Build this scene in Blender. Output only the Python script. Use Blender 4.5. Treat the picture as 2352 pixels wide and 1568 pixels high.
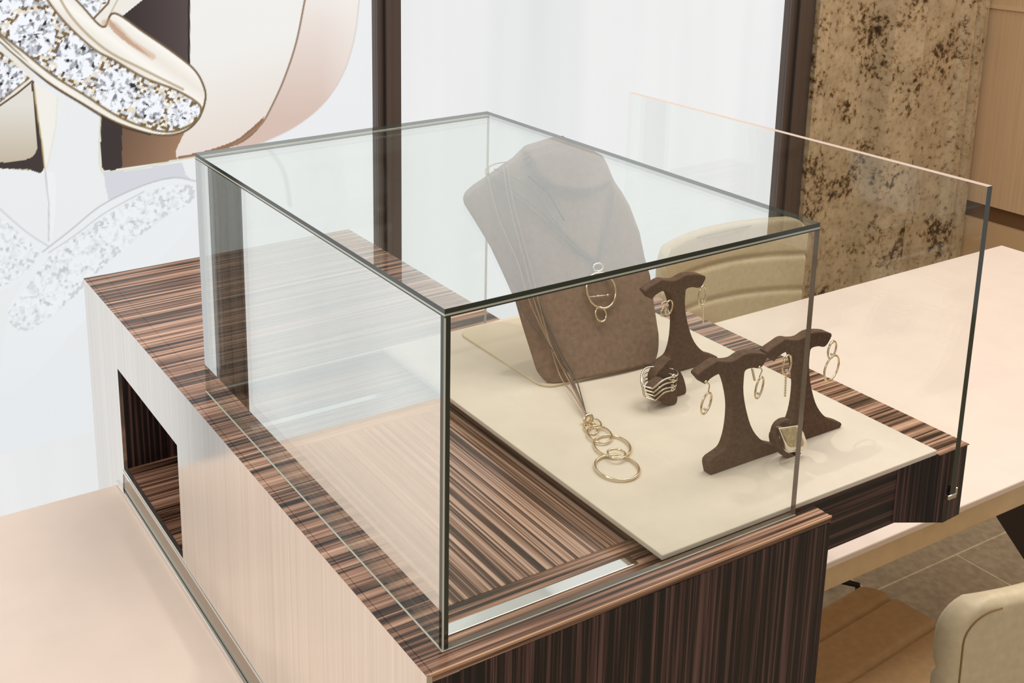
import bpy, bmesh, math, random
import numpy as np
from mathutils import Vector, Matrix
for o in list(bpy.data.objects): bpy.data.objects.remove(o, do_unlink=True)
S = bpy.context.scene
C = S.collection
random.seed(7); rng = np.random.default_rng(7)

# ---------------------------------------------------------------- camera
W, H = 2352, 1568
F = 2650.7; CAMP = Vector((-0.4451, -0.6907, 0.6425)); CR = (1.3314, 0.0152, -0.4845); SX, SY = -391.0, -493.9
cd = bpy.data.cameras.new('camera'); cam = bpy.data.objects.new('camera', cd); C.objects.link(cam)
cd.sensor_width = 36; cd.lens = F/W*36; cd.shift_x = -SX/W; cd.shift_y = SY/W
cd.clip_start = 0.02; cd.clip_end = 60
cam.location = CAMP; cam.rotation_euler = CR
S.camera = cam
_R = cam.rotation_euler.to_matrix()
def ray(u, v):
    return _R @ Vector(((u-W/2-SX)/F, -(v-H/2-SY)/F, -1.0))
def at(u, v, ax, val):
    "world point seen at photo position (u, v) on the plane axis = val"
    d = ray(u, v); t = (val-CAMP[ax])/d[ax]
    return CAMP + d*t

# ---------------------------------------------------------------- view, world, lights
S.view_settings.view_transform = 'Standard'; S.view_settings.look = 'None'
S.view_settings.exposure = 0.0; S.view_settings.gamma = 1.0
wd = bpy.data.worlds.new('room_light'); S.world = wd; wd.use_nodes = True
bg = wd.node_tree.nodes['Background']; bg.inputs[0].default_value = (1.0, 0.93, 0.86, 1); bg.inputs[1].default_value = 0.50
def area(name, loc, rot, sx, sy, power, col):
    l = bpy.data.lights.new(name, 'AREA'); l.shape = 'RECTANGLE'; l.size = sx; l.size_y = sy; l.energy = power; l.color = col
    o = bpy.data.objects.new(name, l); C.objects.link(o); o.location = loc; o.rotation_euler = rot; return o
area('ceiling_and_fill_light', (1.2, 0.2, 1.75), (0, 0, 0), 1.6, 0.9, 20, (1.0, 0.95, 0.90))
area('ceiling_and_fill_light', (-1.3, 0.2, 1.75), (0, 0, 0), 1.2, 0.9, 21, (1.0, 0.94, 0.89))
area('ceiling_and_fill_light', (2.6, 0.4, 1.75), (0, 0, 0), .9, 1.2, 11, (1.0, 0.95, 0.89))  # unseen fill added to brighten the stone column and right wall
def spot(loc, tgt, power, size, ang):
    l = bpy.data.lights.new('ceiling_spot', 'SPOT'); l.energy = power; l.color = (1, .94, .86); l.shadow_soft_size = size; l.spot_size = math.radians(ang); l.spot_blend = .6
    o = bpy.data.objects.new('ceiling_spot', l); C.objects.link(o); o.location = loc
    o.rotation_euler = (Vector(tgt)-Vector(loc)).to_track_quat('-Z', 'Y').to_euler(); return o
spot((0.2, 0.85, 1.75), (0.45, 0.2, 0.0), 22, .03, 50)

# ---------------------------------------------------------------- materials
def srgb(r, g, b):
    f = lambda c: (c/255/12.92) if c/255 <= .04045 else ((c/255+.055)/1.055)**2.4
    return (f(r), f(g), f(b), 1)
def newmat(name):
    m = bpy.data.materials.new(name); m.use_nodes = True
    nt = m.node_tree; return m, nt, nt.nodes['Principled BSDF']
def plain(name, col, rough=.5, metal=0, spec=.5, noise=0, nscale=60, bump=0):
    m, nt, b = newmat(name); b.inputs['Roughness'].default_value = rough; b.inputs['Metallic'].default_value = metal
    b.inputs['Specular IOR Level'].default_value = spec; b.inputs['Base Color'].default_value = srgb(*col)
    if noise or bump:
        tc = nt.nodes.new('ShaderNodeTexCoord'); n = nt.nodes.new('ShaderNodeTexNoise'); n.inputs['Scale'].default_value = nscale; n.inputs['Detail'].default_value = 6
        nt.links.new(tc.outputs['Object'], n.inputs['Vector'])
        if noise:
            r = nt.nodes.new('ShaderNodeValToRGB'); r.color_ramp.elements[0].position = .3; r.color_ramp.elements[1].position = .7
            a = [max(0, c*(1-noise)) for c in col]; z = [min(255, c*(1+noise)) for c in col]
            r.color_ramp.elements[0].color = srgb(*a); r.color_ramp.elements[1].color = srgb(*z)
            nt.links.new(n.outputs['Fac'], r.inputs['Fac']); nt.links.new(r.outputs['Color'], b.inputs['Base Color'])
        if bump:
            bp = nt.nodes.new('ShaderNodeBump'); bp.inputs['Strength'].default_value = bump; bp.inputs['Distance'].default_value = .002
            nt.links.new(n.outputs['Fac'], bp.inputs['Height']); nt.links.new(bp.outputs['Normal'], b.inputs['Normal'])
    return m
def stripes(name, grain, stops, fine=260, coarse=75, rough=.28, metal=0, spec=.5, along=1.6, w=.45):
    "long-grained veneer, streaks run along the axis 'grain'"
    m, nt, b = newmat(name); N = nt.nodes.new; L = nt.links.new
    tc = N('ShaderNodeTexCoord')
    def nz(s, al, det):
        mp = N('ShaderNodeMapping'); v = [s, s, s]; v['xyz'.index(grain)] = al; mp.inputs['Scale'].default_value = v
        L(tc.outputs['Object'], mp.inputs['Vector']); n = N('ShaderNodeTexNoise'); n.inputs['Scale'].default_value = 1; n.inputs['Detail'].default_value = det
        n.inputs['Roughness'].default_value = .55
        L(mp.outputs['Vector'], n.inputs['Vector']); return n.outputs['Fac']
    a = nz(coarse, along, 3); c = nz(fine, along*3, 2)
    mx = N('ShaderNodeMix'); mx.inputs['Factor'].default_value = w; L(a, mx.inputs['A']); L(c, mx.inputs['B'])
    r = N('ShaderNodeValToRGB'); els = r.color_ramp.elements
    els[0].position = stops[0][0]; els[0].color = srgb(*stops[0][1]); els[1].position = stops[-1][0]; els[1].color = srgb(*stops[-1][1])
    for p, col in stops[1:-1]:
        e = els.new(p); e.color = srgb(*col)
    L(mx.outputs[0], r.inputs['Fac']); L(r.outputs['Color'], b.inputs['Base Color'])
    b.inputs['Roughness'].default_value = rough; b.inputs['Metallic'].default_value = metal; b.inputs['Specular IOR Level'].default_value = spec
    return m
EB = [(.36, (30, 21, 15)), (.42, (52, 37, 29)), (.46, (100, 72, 56)), (.50, (138, 102, 82)), (.55, (176, 134, 110)), (.62, (214, 176, 150))]
ebony = {a: stripes('ebony_veneer_'+a, a, EB, rough=.22, coarse=120, fine=330) for a in 'xyz'}
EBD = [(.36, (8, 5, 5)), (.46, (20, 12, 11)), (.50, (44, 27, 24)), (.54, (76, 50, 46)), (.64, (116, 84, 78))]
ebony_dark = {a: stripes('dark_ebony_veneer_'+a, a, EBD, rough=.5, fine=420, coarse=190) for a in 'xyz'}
EBI = [(.36, (40, 30, 22)), (.44, (78, 56, 44)), (.49, (140, 106, 86)), (.55, (196, 160, 140)), (.64, (222, 190, 168))]
ebony_inlay = stripes('ebony_inlay_y', 'y', EBI, rough=.25, fine=420, coarse=150, along=1.0)
satin = stripes('brushed_satin_panel', 'z', [(.3, (224, 220, 214)), (.5, (236, 232, 226)), (.7, (246, 243, 238))], fine=500, coarse=160, rough=.16, metal=.92, along=.8)
wallwood = stripes('pale_wood_panel', 'z', [(.3, (212, 178, 138)), (.5, (222, 188, 148)), (.7, (230, 198, 158))], fine=300, coarse=90, rough=.45, along=1.5)
steel = plain('brushed_steel', (240, 240, 234), .08, 1.0)
chrome = plain('dark_chrome', (168, 160, 146), .2, 1.0)
gold = plain('polished_gold', (236, 216, 182), .16, 1.0)
silver = plain('polished_silver', (226, 220, 208), .12, 1.0)
suede = plain('brown_suede', (100, 78, 64), .95, spec=.15, noise=.10, nscale=220, bump=.25)
suede_bust = plain('taupe_suede', (140, 116, 98), .9, spec=.15, noise=.07, nscale=160, bump=.2)
cordm = plain('braided_cord', (178, 150, 124), .55, .3)
cord2 = plain('grey_cord', (112, 100, 92), .6, .2)
boardm = plain('cream_leather_board', (228, 216, 198), .6, spec=.3, noise=.015, nscale=30)
platem = plain('cream_plinth', (222, 206, 178), .35, spec=.5)
tablem = plain('cream_worktop', (244, 226, 212), .4, spec=.3, noise=.012, nscale=14)
tablef = plain('worktop_edge', (226, 200, 160), .5, spec=.3, noise=.03, nscale=30)
leather = plain('cream_leather', (222, 204, 168), .38, spec=.4, noise=.03, nscale=90, bump=.12)
shadeleather = plain('shaded_leather', (206, 172, 128), .5, spec=.4, noise=.04, nscale=90, bump=.12)  # cream leather darkened for the shade the seat lies in
stitch = plain('leather_stitching', (150, 118, 78), .7)
darkmetal = plain('dark_bronze', (78, 68, 62), .35, .6)
blackmetal = plain('black_metal', (24, 20, 18), .5)
postm = plain('bronze_mullion', (92, 80, 74), .35, .3)
legm = plain('dark_table_leg', (70, 54, 40), .5)
stonegem = plain('olive_stone', (176, 156, 110), .15, spec=.8, noise=.15, nscale=180)
groutm = None
def emis(name, col, s=1):
    m, nt, b = newmat(name); b.inputs['Base Color'].default_value = (.02, .02, .02, 1); b.inputs['Roughness'].default_value = .4; b.inputs['Specular IOR Level'].default_value = .1
    b.inputs['Emission Color'].default_value = srgb(*col); b.inputs['Emission Strength'].default_value = s; return m, nt, b
panelm, nt, b = emis('backlit_panel', (234, 236, 236))
tc = nt.nodes.new('ShaderNodeTexCoord'); mp = nt.nodes.new('ShaderNodeMapping'); mp.inputs['Scale'].default_value = (5, 1, .35)
n = nt.nodes.new('ShaderNodeTexNoise'); n.inputs['Scale'].default_value = 1; n.inputs['Detail'].default_value = 2
r = nt.nodes.new('ShaderNodeValToRGB'); r.color_ramp.elements[0].position = .3; r.color_ramp.elements[0].color = srgb(226, 227, 228); r.color_ramp.elements[1].position = .7; r.color_ramp.elements[1].color = srgb(240, 240, 240)
nt.links.new(tc.outputs['Object'], mp.inputs['Vector']); nt.links.new(mp.outputs['Vector'], n.inputs['Vector']); nt.links.new(n.outputs['Fac'], r.inputs['Fac']); nt.links.new(r.outputs['Color'], b.inputs['Emission Color'])
posterm, nt, b = emis('backlit_print', (234, 236, 236))
va = nt.nodes.new('ShaderNodeAttribute'); va.attribute_name = 'ink'; nt.links.new(va.outputs['Color'], b.inputs['Emission Color'])
def glass(name, f0, tint):
    m = bpy.data.materials.new(name); m.use_nodes = True; nt = m.node_tree; nt.nodes.clear(); N = nt.nodes.new; L = nt.links.new
    out = N('ShaderNodeOutputMaterial'); tr = N('ShaderNodeBsdfTransparent'); tr.inputs[0].default_value = tint
    gl = N('ShaderNodeBsdfGlossy'); gl.inputs['Roughness'].default_value = .004; gl.inputs['Color'].default_value = (.97, 1, .98, 1)
    geo = N('ShaderNodeNewGeometry'); dt = N('ShaderNodeVectorMath'); dt.operation = 'DOT_PRODUCT'
    L(geo.outputs['Normal'], dt.inputs[0]); L(geo.outputs['Incoming'], dt.inputs[1])
    ab = N('ShaderNodeMath'); ab.operation = 'ABSOLUTE'; L(dt.outputs['Value'], ab.inputs[0])
    su = N('ShaderNodeMath'); su.operation = 'SUBTRACT'; su.inputs[0].default_value = 1; L(ab.outputs[0], su.inputs[1])
    pw = N('ShaderNodeMath'); pw.operation = 'POWER'; pw.inputs[1].default_value = 5; L(su.outputs[0], pw.inputs[0])
    ma = N('ShaderNodeMath'); ma.operation = 'MULTIPLY_ADD'; ma.inputs[1].default_value = 1-f0; ma.inputs[2].default_value = f0; L(pw.outputs[0], ma.inputs[0])
    mx = N('ShaderNodeMixShader'); L(ma.outputs[0], mx.inputs[0]); L(tr.outputs[0], mx.inputs[1]); L(gl.outputs[0], mx.inputs[2]); L(mx.outputs[0], out.inputs[0])
    return m
glass_clear = glass('clear_glass', .035, (.985, .995, .985, 1))
glass_coated = glass('reflective_glass', .58, (.99, 1, .99, 1))
glass_top = glass('top_glass', .15, (.985, .995, .985, 1))
edgew = plain('glass_edge_brown', (120, 104, 88), .1, spec=.8)
edgeb = plain('glass_edge_reflection', (200, 182, 168), .35, spec=.4)  # pale colour stands in for ceiling light reflected on the drawer glass
edgem = plain('glass_edge', (34, 48, 40), .08, spec=1.0)
edgel = plain('polished_glass_edge', (206, 208, 194), .1, spec=1.0)
# mottled stone
stonem, nt, b = newmat('mottled_stone'); N = nt.nodes.new; L = nt.links.new
tc = N('ShaderNodeTexCoord')
n1 = N('ShaderNodeTexNoise'); n1.inputs['Scale'].default_value = 5.5; n1.inputs['Detail'].default_value = 2
n2 = N('ShaderNodeTexNoise'); n2.inputs['Scale'].default_value = 48; n2.inputs['Detail'].default_value = 5; n2.inputs['Roughness'].default_value = .65
n3 = N('ShaderNodeTexNoise'); n3.inputs['Scale'].default_value = 16; n3.inputs['Detail'].default_value = 4
for q in (n1, n2, n3): L(tc.outputs['Object'], q.inputs['Vector'])
r1 = N('ShaderNodeValToRGB'); r1.color_ramp.elements[0].position = .46; r1.color_ramp.elements[1].position = .66
L(n1.outputs['Fac'], r1.inputs['Fac'])
ad = N('ShaderNodeMath'); ad.operation = 'MULTIPLY_ADD'; ad.inputs[1].default_value = .16; L(r1.outputs['Color'], ad.inputs[0]); L(n2.outputs['Fac'], ad.inputs[2])
r2 = N('ShaderNodeValToRGB'); e = r2.color_ramp.elements; e[0].position = .42; e[0].color = srgb(204, 184, 150); e[1].position = .78; e[1].color = srgb(50, 38, 24)
for p, c in ((.57, (192, 168, 134)), (.635, (160, 134, 98)), (.69, (96, 76, 50))):
    q = e.new(p); q.color = srgb(*c)
L(ad.outputs[0], r2.inputs['Fac'])
r3 = N('ShaderNodeValToRGB'); r3.color_ramp.elements[0].position = .3; r3.color_ramp.elements[0].color = (.8, .8, .8, 1); r3.color_ramp.elements[1].position = .7; r3.color_ramp.elements[1].color = (1.1, 1.1, 1.1, 1)
L(n3.outputs['Fac'], r3.inputs['Fac'])
mm = N('ShaderNodeMix'); mm.data_type = 'RGBA'; mm.blend_type = 'MULTIPLY'; mm.inputs['Factor'].default_value = 1
L(r2.outputs['Color'], mm.inputs['A']); L(r3.outputs['Color'], mm.inputs['B']); L(mm.outputs['Result'], b.inputs['Base Color']); b.inputs['Roughness'].default_value = .45
# floor tiles
floorm, nt, b = newmat('stone_floor_tiles'); N = nt.nodes.new; L = nt.links.new
tc = N('ShaderNodeTexCoord'); mp = N('ShaderNodeMapping'); mp.inputs['Location'].default_value = (-1.987+3.6, -.806+3.0, 0)
br = N('ShaderNodeTexBrick'); br.inputs['Scale'].default_value = 1; br.inputs['Brick Width'].default_value = .6; br.inputs['Row Height'].default_value = .3; br.inputs['Mortar Size'].default_value = .0022
br.inputs['Color1'].default_value = srgb(176, 158, 130); br.inputs['Color2'].default_value = srgb(164, 146, 118); br.inputs['Mortar'].default_value = srgb(214, 196, 160)
nn = N('ShaderNodeTexNoise'); nn.inputs['Scale'].default_value = 55; nn.inputs['Detail'].default_value = 6
L(tc.outputs['Object'], mp.inputs['Vector']); L(mp.outputs['Vector'], br.inputs['Vector']); L(tc.outputs['Object'], nn.inputs['Vector'])
rr = N('ShaderNodeValToRGB'); rr.color_ramp.elements[0].position = .3; rr.color_ramp.elements[0].color = (.78, .78, .78, 1); rr.color_ramp.elements[1].position = .7; rr.color_ramp.elements[1].color = (1.12, 1.12, 1.12, 1)
L(nn.outputs['Fac'], rr.inputs['Fac'])
mm = N('ShaderNodeMix'); mm.data_type = 'RGBA'; mm.blend_type = 'MULTIPLY'; mm.inputs['Factor'].default_value = 1
L(br.outputs['Color'], mm.inputs['A']); L(rr.outputs['Color'], mm.inputs['B']); L(mm.outputs['Result'], b.inputs['Base Color']); b.inputs['Roughness'].default_value = .55

# ---------------------------------------------------------------- helpers
ORG = {}
def obj(name, bm, mats, parent=None, smooth=False):
    "links bm (drawn in world coordinates, or in its parent's own frame when the parent is a prototype) as ONE mesh"
    if not isinstance(mats, (list, tuple)): mats = [mats]
    org = ORG.get(parent.name, Vector()) if parent else Vector()
    if org.length: bmesh.ops.translate(bm, verts=bm.verts, vec=-org)
    bmesh.ops.recalc_face_normals(bm, faces=bm.faces)
    me = bpy.data.meshes.new(name); bm.to_mesh(me); bm.free()
    for m in mats: me.materials.append(m)
    if smooth:
        me.polygons.foreach_set('use_smooth', [True]*len(me.polygons))
    o = bpy.data.objects.new(name, me); C.objects.link(o)
    if parent: o.parent = parent
    ORG[o.name] = org
    return o
def smooth_by_angle(o, ang=40):
    o.data.polygons.foreach_set('use_smooth', [True]*len(o.data.polygons))
    try: o.data.set_sharp_from_angle(angle=math.radians(ang))
    except Exception: pass
    return o
def thing(name, label, cat, loc=(0, 0, 0), group=None, rz=0):
    o = bpy.data.objects.new(name, None); C.objects.link(o); o.empty_display_size = .02
    o.location = loc; o.rotation_euler = (0, 0, rz); o['label'] = label; o['category'] = cat
    if group: o['group'] = group
    ORG[o.name] = Vector(loc) if rz == 0 else Vector()
    return o
def tag(o, label, cat, group=None, kind=None):
    o['label'] = label; o['category'] = cat
    if group: o['group'] = group
    if kind: o['kind'] = kind
    return o
def struct(o, label=None, cat=None):
    o['kind'] = 'structure'
    if label: o['label'] = label
    if cat: o['category'] = cat
    return o
def copy_tree(o, parent=None):
    c = o.copy(); C.objects.link(c); c.parent = parent
    for ch in list(o.children): copy_tree(ch, c)
    return c
def box(bm, x0, x1, y0, y1, z0, z1, bev=0, mi=0):
    b2 = bmesh.new(); bmesh.ops.create_cube(b2, size=1)
    for v in b2.verts:
        v.co = Vector((x0+(v.co.x+.5)*(x1-x0), y0+(v.co.y+.5)*(y1-y0), z0+(v.co.z+.5)*(z1-z0)))
    if bev: bmesh.ops.bevel(b2, geom=list(b2.edges), offset=bev, segments=2, affect='EDGES', profile=.5)
    for f in b2.faces: f.material_index = mi
    merge(bm, b2)
def merge(bm, b2):
    me = bpy.data.meshes.new('t'); b2.to_mesh(me); b2.free(); bm.from_mesh(me); bpy.data.meshes.remove(me)
def Box(*a, **k):
    bm = bmesh.new(); box(bm, *a, **k); return bm
def prism(pts, axis, a, b, bev=0, seg=2):
    "closed polygon pts extruded along axis from a to b; pts are the other two coordinates in xyz order"
    bm = bmesh.new(); ax = 'xyz'.index(axis)
    def P(p, t):
        l = list(p); l.insert(ax, t); return bm.verts.new(l)
    A = [P(p, a) for p in pts]; B = [P(p, b) for p in pts]; n = len(pts)
    bm.faces.new(A); bm.faces.new(B[::-1])
    for i in range(n): bm.faces.new((A[i], B[i], B[(i+1) % n], A[(i+1) % n]))
    bmesh.ops.recalc_face_normals(bm, faces=bm.faces)
    if bev:
        ed = [e for e in bm.edges if all((abs(v.co[ax]-a) < 1e-9) for v in e.verts) or all((abs(v.co[ax]-b) < 1e-9) for v in e.verts)]
        bmesh.ops.bevel(bm, geom=ed, offset=bev, segments=seg, affect='EDGES', profile=.5)
    return bm
def tube(bm, pts, r, closed=False, seg=8):
    pts = [Vector(p) for p in pts]; n = len(pts); rings = []; up = None
    for i, p in enumerate(pts):
        if closed: t = (pts[(i+1) % n]-pts[i-1]).normalized()
        else: t = (pts[min(i+1, n-1)]-pts[max(i-1, 0)]).normalized()
        if up is None:
            up = t.cross(Vector((0, 0, 1))); up = up.normalized() if up.length > .1 else t.cross(Vector((1, 0, 0))).normalized()
        else:
            up = (up-t*up.dot(t)).normalized()
        s = t.cross(up); rr = r[i] if isinstance(r, (list, tuple)) else r
        rings.append([bm.verts.new(p+(up*math.cos(a)+s*math.sin(a))*rr) for a in [2*math.pi*k/seg for k in range(seg)]])
    for i in range(n if closed else n-1):
        A, B = rings[i], rings[(i+1) % n]
        for k in range(seg): bm.faces.new((A[k], A[(k+1) % seg], B[(k+1) % seg], B[k]))
    if not closed:
        bm.faces.new(rings[0][::-1]); bm.faces.new(rings[-1])
def ellipse(c, a, b, n=40):
    c, a, b = Vector(c), Vector(a), Vector(b)
    return [c+a*math.cos(2*math.pi*k/n)+b*math.sin(2*math.pi*k/n) for k in range(n)]
def Ring(c, a, b, r, n=40, seg=8):
    bm = bmesh.new(); tube(bm, ellipse(c, a, b, n), r, True, seg); return bm
def spline(pts, n=8):
    P = [Vector(p) for p in pts]; P = [P[0]*2-P[1]]+P+[P[-1]*2-P[-2]]; out = []
    for i in range(1, len(P)-2):
        for k in range(n):
            t = k/n; a, b, c, d = P[i-1:i+3]
            out.append(.5*((2*b)+(c-a)*t+(2*a-5*b+4*c-d)*t*t+(3*b-a-3*c+d)*t**3))
    out.append(P[-2]); return out
def pane(name, x0, x1, y0, y1, z0, z1, gm, parent, em=None):
    "sheet of glass with dark polished edges"
    bm = Box(x0, x1, y0, y1, z0, z1); bm.normal_update()
    th = min(x1-x0, y1-y0, z1-z0); ax = [x1-x0, y1-y0, z1-z0].index(th)
    for f in bm.faces: f.material_index = 0 if abs(f.normal[ax]) > .5 else 1
    return obj(name, bm, [gm, em or edgem], parent)

ZT = -0.291; ZF = -1.041; YW = 1.72; XW = 3.28; ZC = 1.9
# ---------------------------------------------------------------- the room
struct(obj('floor', Box(-3.2, XW+.1, -3.0, YW+.15, ZF-.05, ZF), floorm), 'grey brown stone tile floor with pale grout under the tables', 'floor')
struct(obj('wall_back', Box(-3.2, XW+.1, YW+.06, YW+.12, ZF, ZC), plain('wall_plaster', (205, 195, 180), .8)), 'plain wall behind the backlit panels', 'wall')
# right wall: panelled in pale wood with a reveal
struct(obj('wall_right', Box(XW, XW+.08, -1.0, YW+.06, -.60, .075), wallwood), 'tan wood panelled wall at the right edge', 'wall')
bm = Box(XW-.004, XW+.08, -1.0, YW+.06, .082, ZC); box(bm, XW+.012, XW+.08, -1.0, YW+.06, .075, .082)
struct(obj('wall_right_upper', bm, wallwood)).name = 'wall_right.001'
struct(obj('trim_1', Box(XW-.006, XW+.05, -1.0, YW+.05, .076, .088), plain('pale_trim', (226, 198, 158), .4)), 'thin pale trim line high on the right wall', 'trim')
struct(obj('trim_2', Box(XW+.02, XW+.08, -1.0, YW+.06, -.66, -.60), plain('shadow_gap', (120, 88, 54), .7)), 'recessed line low on the right wall, its shade painted brown', 'trim')  # shade of the recess is put into this darker brown
struct(obj('baseboard_right', Box(XW-.01, XW+.08, -1.0, YW+.06, ZF, -.66), plain('lower_panel', (214, 180, 138), .5)), 'tan lower panel of the right wall', 'baseboard')

def mullion(x0, x1, label):
    bm = bmesh.new(); w = x1-x0
    box(bm, x0, x1, YW-.02, YW+.06, ZF, ZC, .002)
    box(bm, x0+w*.30, x0+w*.52, YW-.032, YW-.019, ZF, ZC, .003)
    box(bm, x0+w*.0, x0+w*.10, YW-.028, YW-.019, ZF, ZC, .002)
    o = obj('trim_post', bm, postm); struct(o, label, 'trim'); return o
mullion(.898, .969, 'dark bronze post between ring poster and blank lit panel').name = 'trim_3'
mullion(2.300, 2.412, 'dark bronze post beside the mottled stone column').name = 'trim_4'
mullion(-.535, -.465, 'dark bronze post left of the ring poster').name = 'trim_5'
pm = obj('light_panel', Box(.969, 2.300, YW, YW+.05, ZF, ZC), panelm)
tag(pm, 'blank white backlit panel between the two dark posts', 'light panel')
pm2 = obj('light_panel', Box(-3.2, -.535, YW, YW+.05, ZF, ZC), panelm)
tag(pm2, 'blank white backlit panel on the far side of the post left of the ring poster', 'light panel')

# mottled stone column: facets
xs = lambda u: at(u, 0, 1, YW).x
prof = [(2.413, YW+.06), (2.413, YW-.035), (xs(1888), YW-.035), (xs(1892), YW-.02), (xs(2012), YW-.012), (xs(2018), YW-.07), (xs(2078), YW-.085), (xs(2086), YW-.02),
        (xs(2200), YW-.018), (xs(2208), YW-.034), (xs(2224), YW-.034), (xs(2228), YW-.012), (xs(2232), YW-.012), (xs(2236), YW-.03), (xs(2247), YW-.03), (xs(2251), YW-.01), (3.262, YW-.01), (3.262, YW+.06)]
o = obj('stone_column', prism(prof, 'z', ZF, ZC), stonem); tag(o, 'mottled brown and beige stone column with vertical facets', 'column')

# ---------------------------------------------------------------- backlit ring poster
def inpoly(u, v, poly):
    c = np.zeros(u.shape, bool); n = len(poly); j = n-1
    for i in range(n):
        xi, yi = poly[i]; xj, yj = poly[j]
        if yi != yj:
            c ^= ((yi > v) != (yj > v)) & (u < (xj-xi)*(v-yi)/(yj-yi)+xi)
        j = i
    return c
def dline(u, v, pts):
    d = np.full(u.shape, 1e9)
    for (a, b), (c, e) in zip(pts[:-1], pts[1:]):
        dx, dy = c-a, e-b; t = np.clip(((u-a)*dx+(v-b)*dy)/(dx*dx+dy*dy+1e-9), 0, 1)
        d = np.minimum(d, np.hypot(u-a-t*dx, v-b-t*dy))
    return d
def sm(pts, n=6):
    return [(p.x, p.y) for p in spline([(a, b, 0) for a, b in pts], n)]
def paint(u, v):
    "the printed picture: a pave-set crossover ring and its mirror image, as sRGB"
    col = np.empty(u.shape+(3,)); 
    t = np.clip(v/1100, 0, 1)[..., None]
    col[:] = np.array([236, 237, 238])*(1-t)+np.array([229, 232, 234])*t
    def fill(poly, c, s=1.0):
        m = inpoly(u, v, poly); col[m] = col[m]*(1-s)+np.array(c)*s; return m
    def fillg(poly, f):
        m = inpoly(u, v, poly); col[m] = f(u[m], v[m]); return m
    def line(pts, w, c, s=1.0, soft=1.5):
        k = np.clip((w+soft-dline(u, v, pts))/soft, 0, 1)[..., None]*s; col[:] = col*(1-k)+np.array(c)*k
    def lerp(a, b, k): k = np.clip(k, 0, 1)[:, None]; return np.array(a)*(1-k)+np.array(b)*k
    def gems(poly, centers, pale=0.0):
        m = inpoly(u, v, poly); uu, vv = u[m], v[m]; n = uu.size
        if not n: return
        cs = np.array(centers, float); d = np.hypot(uu[:, None]-cs[:, 0], vv[:, None]-cs[:, 1])/cs[:, 2]
        i = d.argmin(1); dd = d[np.arange(n), i]; ang = np.arctan2(vv-cs[i, 1], uu-cs[i, 0])
        ringi = np.floor(dd*3.6+.35*np.sin(ang*8)).astype(int); sec = np.floor((ang+ringi*.4)/(2*np.pi)*(8+ringi*5)).astype(int)
        h = np.sin(i*12.9898+ringi*78.233+sec*37.719)*43758.5453; h = h-np.floor(h)
        g1 = np.sin(np.floor(uu/7+vv/19)*127.1+np.floor(vv/7-uu/23)*311.7)*43758.5; g1 = g1-np.floor(g1)
        val = np.where(dd < 1.0, .62*h+.38*g1, g1*.9)
        base = lerp((120, 122, 130), (244, 247, 252), np.clip((val-.14)*2.9, 0, 1))
        dark = (val < .13)[:, None]; base = np.where(dark, np.array([44, 42, 44]), base)
        rim = (dd > 1.0) & (g1 < .3); base[rim] = (122, 100, 72)
        rim2 = (dd > 1.0) & (g1 > .75); base[rim2] = (232, 222, 200)
        # prongs
        if pale: base = base.mean(1, keepdims=True)*np.array([.98, 1, 1.02])
        col[m] = base*(1-pale)+np.array([235, 238, 240])*pale
    # --- the wide plain band on the right
    outer = sm([(836, -60), (825, 0), (815, 80), (792, 160), (748, 232), (682, 288), (600, 328), (545, 345), (450, 360), (410, 366)])
    inner = sm([(712, -60), (700, 0), (680, 98), (652, 182), (622, 248), (600, 285), (570, 310), (535, 334)])
    fillg([(430, -60)]+outer[::-1][::-1]+[(400, 300), (425, 150)], lambda a, b: lerp((240, 238, 234), (228, 214, 204), (b-100)/260+(a-600)/900))
    band = inner+[(545, 345)]+outer[::-1][9:]
    fillg(inner+[p for p in outer[::-1] if p[0] > 545], lambda a, b: lerp((244, 240, 236), (214, 190, 178), np.clip((b+60)/330, 0, 1)*np.clip((900-a)/160, .2, 1)))
    fill(sm([(606, 268), (598, 290), (570, 318), (535, 336), (470, 354), (412, 364), (408, 360), (480, 344), (540, 322), (575, 296)]), (150, 112, 86))
    line(inner, 1.4, (150, 128, 110)); line(outer, .8, (214, 196, 186), .6)
    # --- dark interior of the ring above the arm
    fillg([(262, 25), (292, -60), (436, -60), (434, 158), (350, 110)], lambda a, b: lerp((56, 46, 48), (86, 74, 72), (a-300)/140))
    line([(434, -60), (434, 150)], 1.5, (40, 30, 30))
    # --- dark and brown blocks under the arm
    fill([(434, 170), (470, 230), (430, 300), (405, 362), (395, 366), (330, 300)], (232, 220, 208))
    fill(sm([(232, 250), (231, 300), (232, 360), (236, 388), (252, 391), (282, 386)])+[(282, 260)], (58, 50, 50))
    fillg([(280, 270), (425, 300), (404, 345), (406, 366), (340, 378), (280, 387)], lambda a, b: lerp((112, 86, 68), (156, 122, 96), (a-280)/140+(b-300)/400))
    line(sm([(231, 270), (228, 340), (233, 391), (255, 394), (330, 384), (410, 367), (450, 360)]), 1.3, (214, 210, 180), .7)
    # --- small inner faces of the ring at the far left
    fillg(sm([(-60, 240), (0, 238), (72, 190), (80, 260), (90, 330), (100, 388), (0, 386), (-60, 386)]), lambda a, b: lerp((226, 222, 214), (196, 184, 164), (b-240)/130))
    fill(sm([(72, 190), (79, 188), (88, 270), (100, 388), (60, 388), (0, 387), (-60, 386), (-60, 374), (0, 373), (60, 366), (84, 345), (82, 290)]), (62, 54, 52))
    fill(sm([(78, 190), (132, 225), (128, 290), (104, 388), (97, 330), (86, 260)]), (240, 238, 230))
    line(sm([(77, 192), (86, 262), (97, 335), (103, 390)]), 1.2, (206, 184, 130), .8)
    line([(132, 225), (128, 290), (108, 385)], 1.2, (222, 222, 210), .5)
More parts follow.
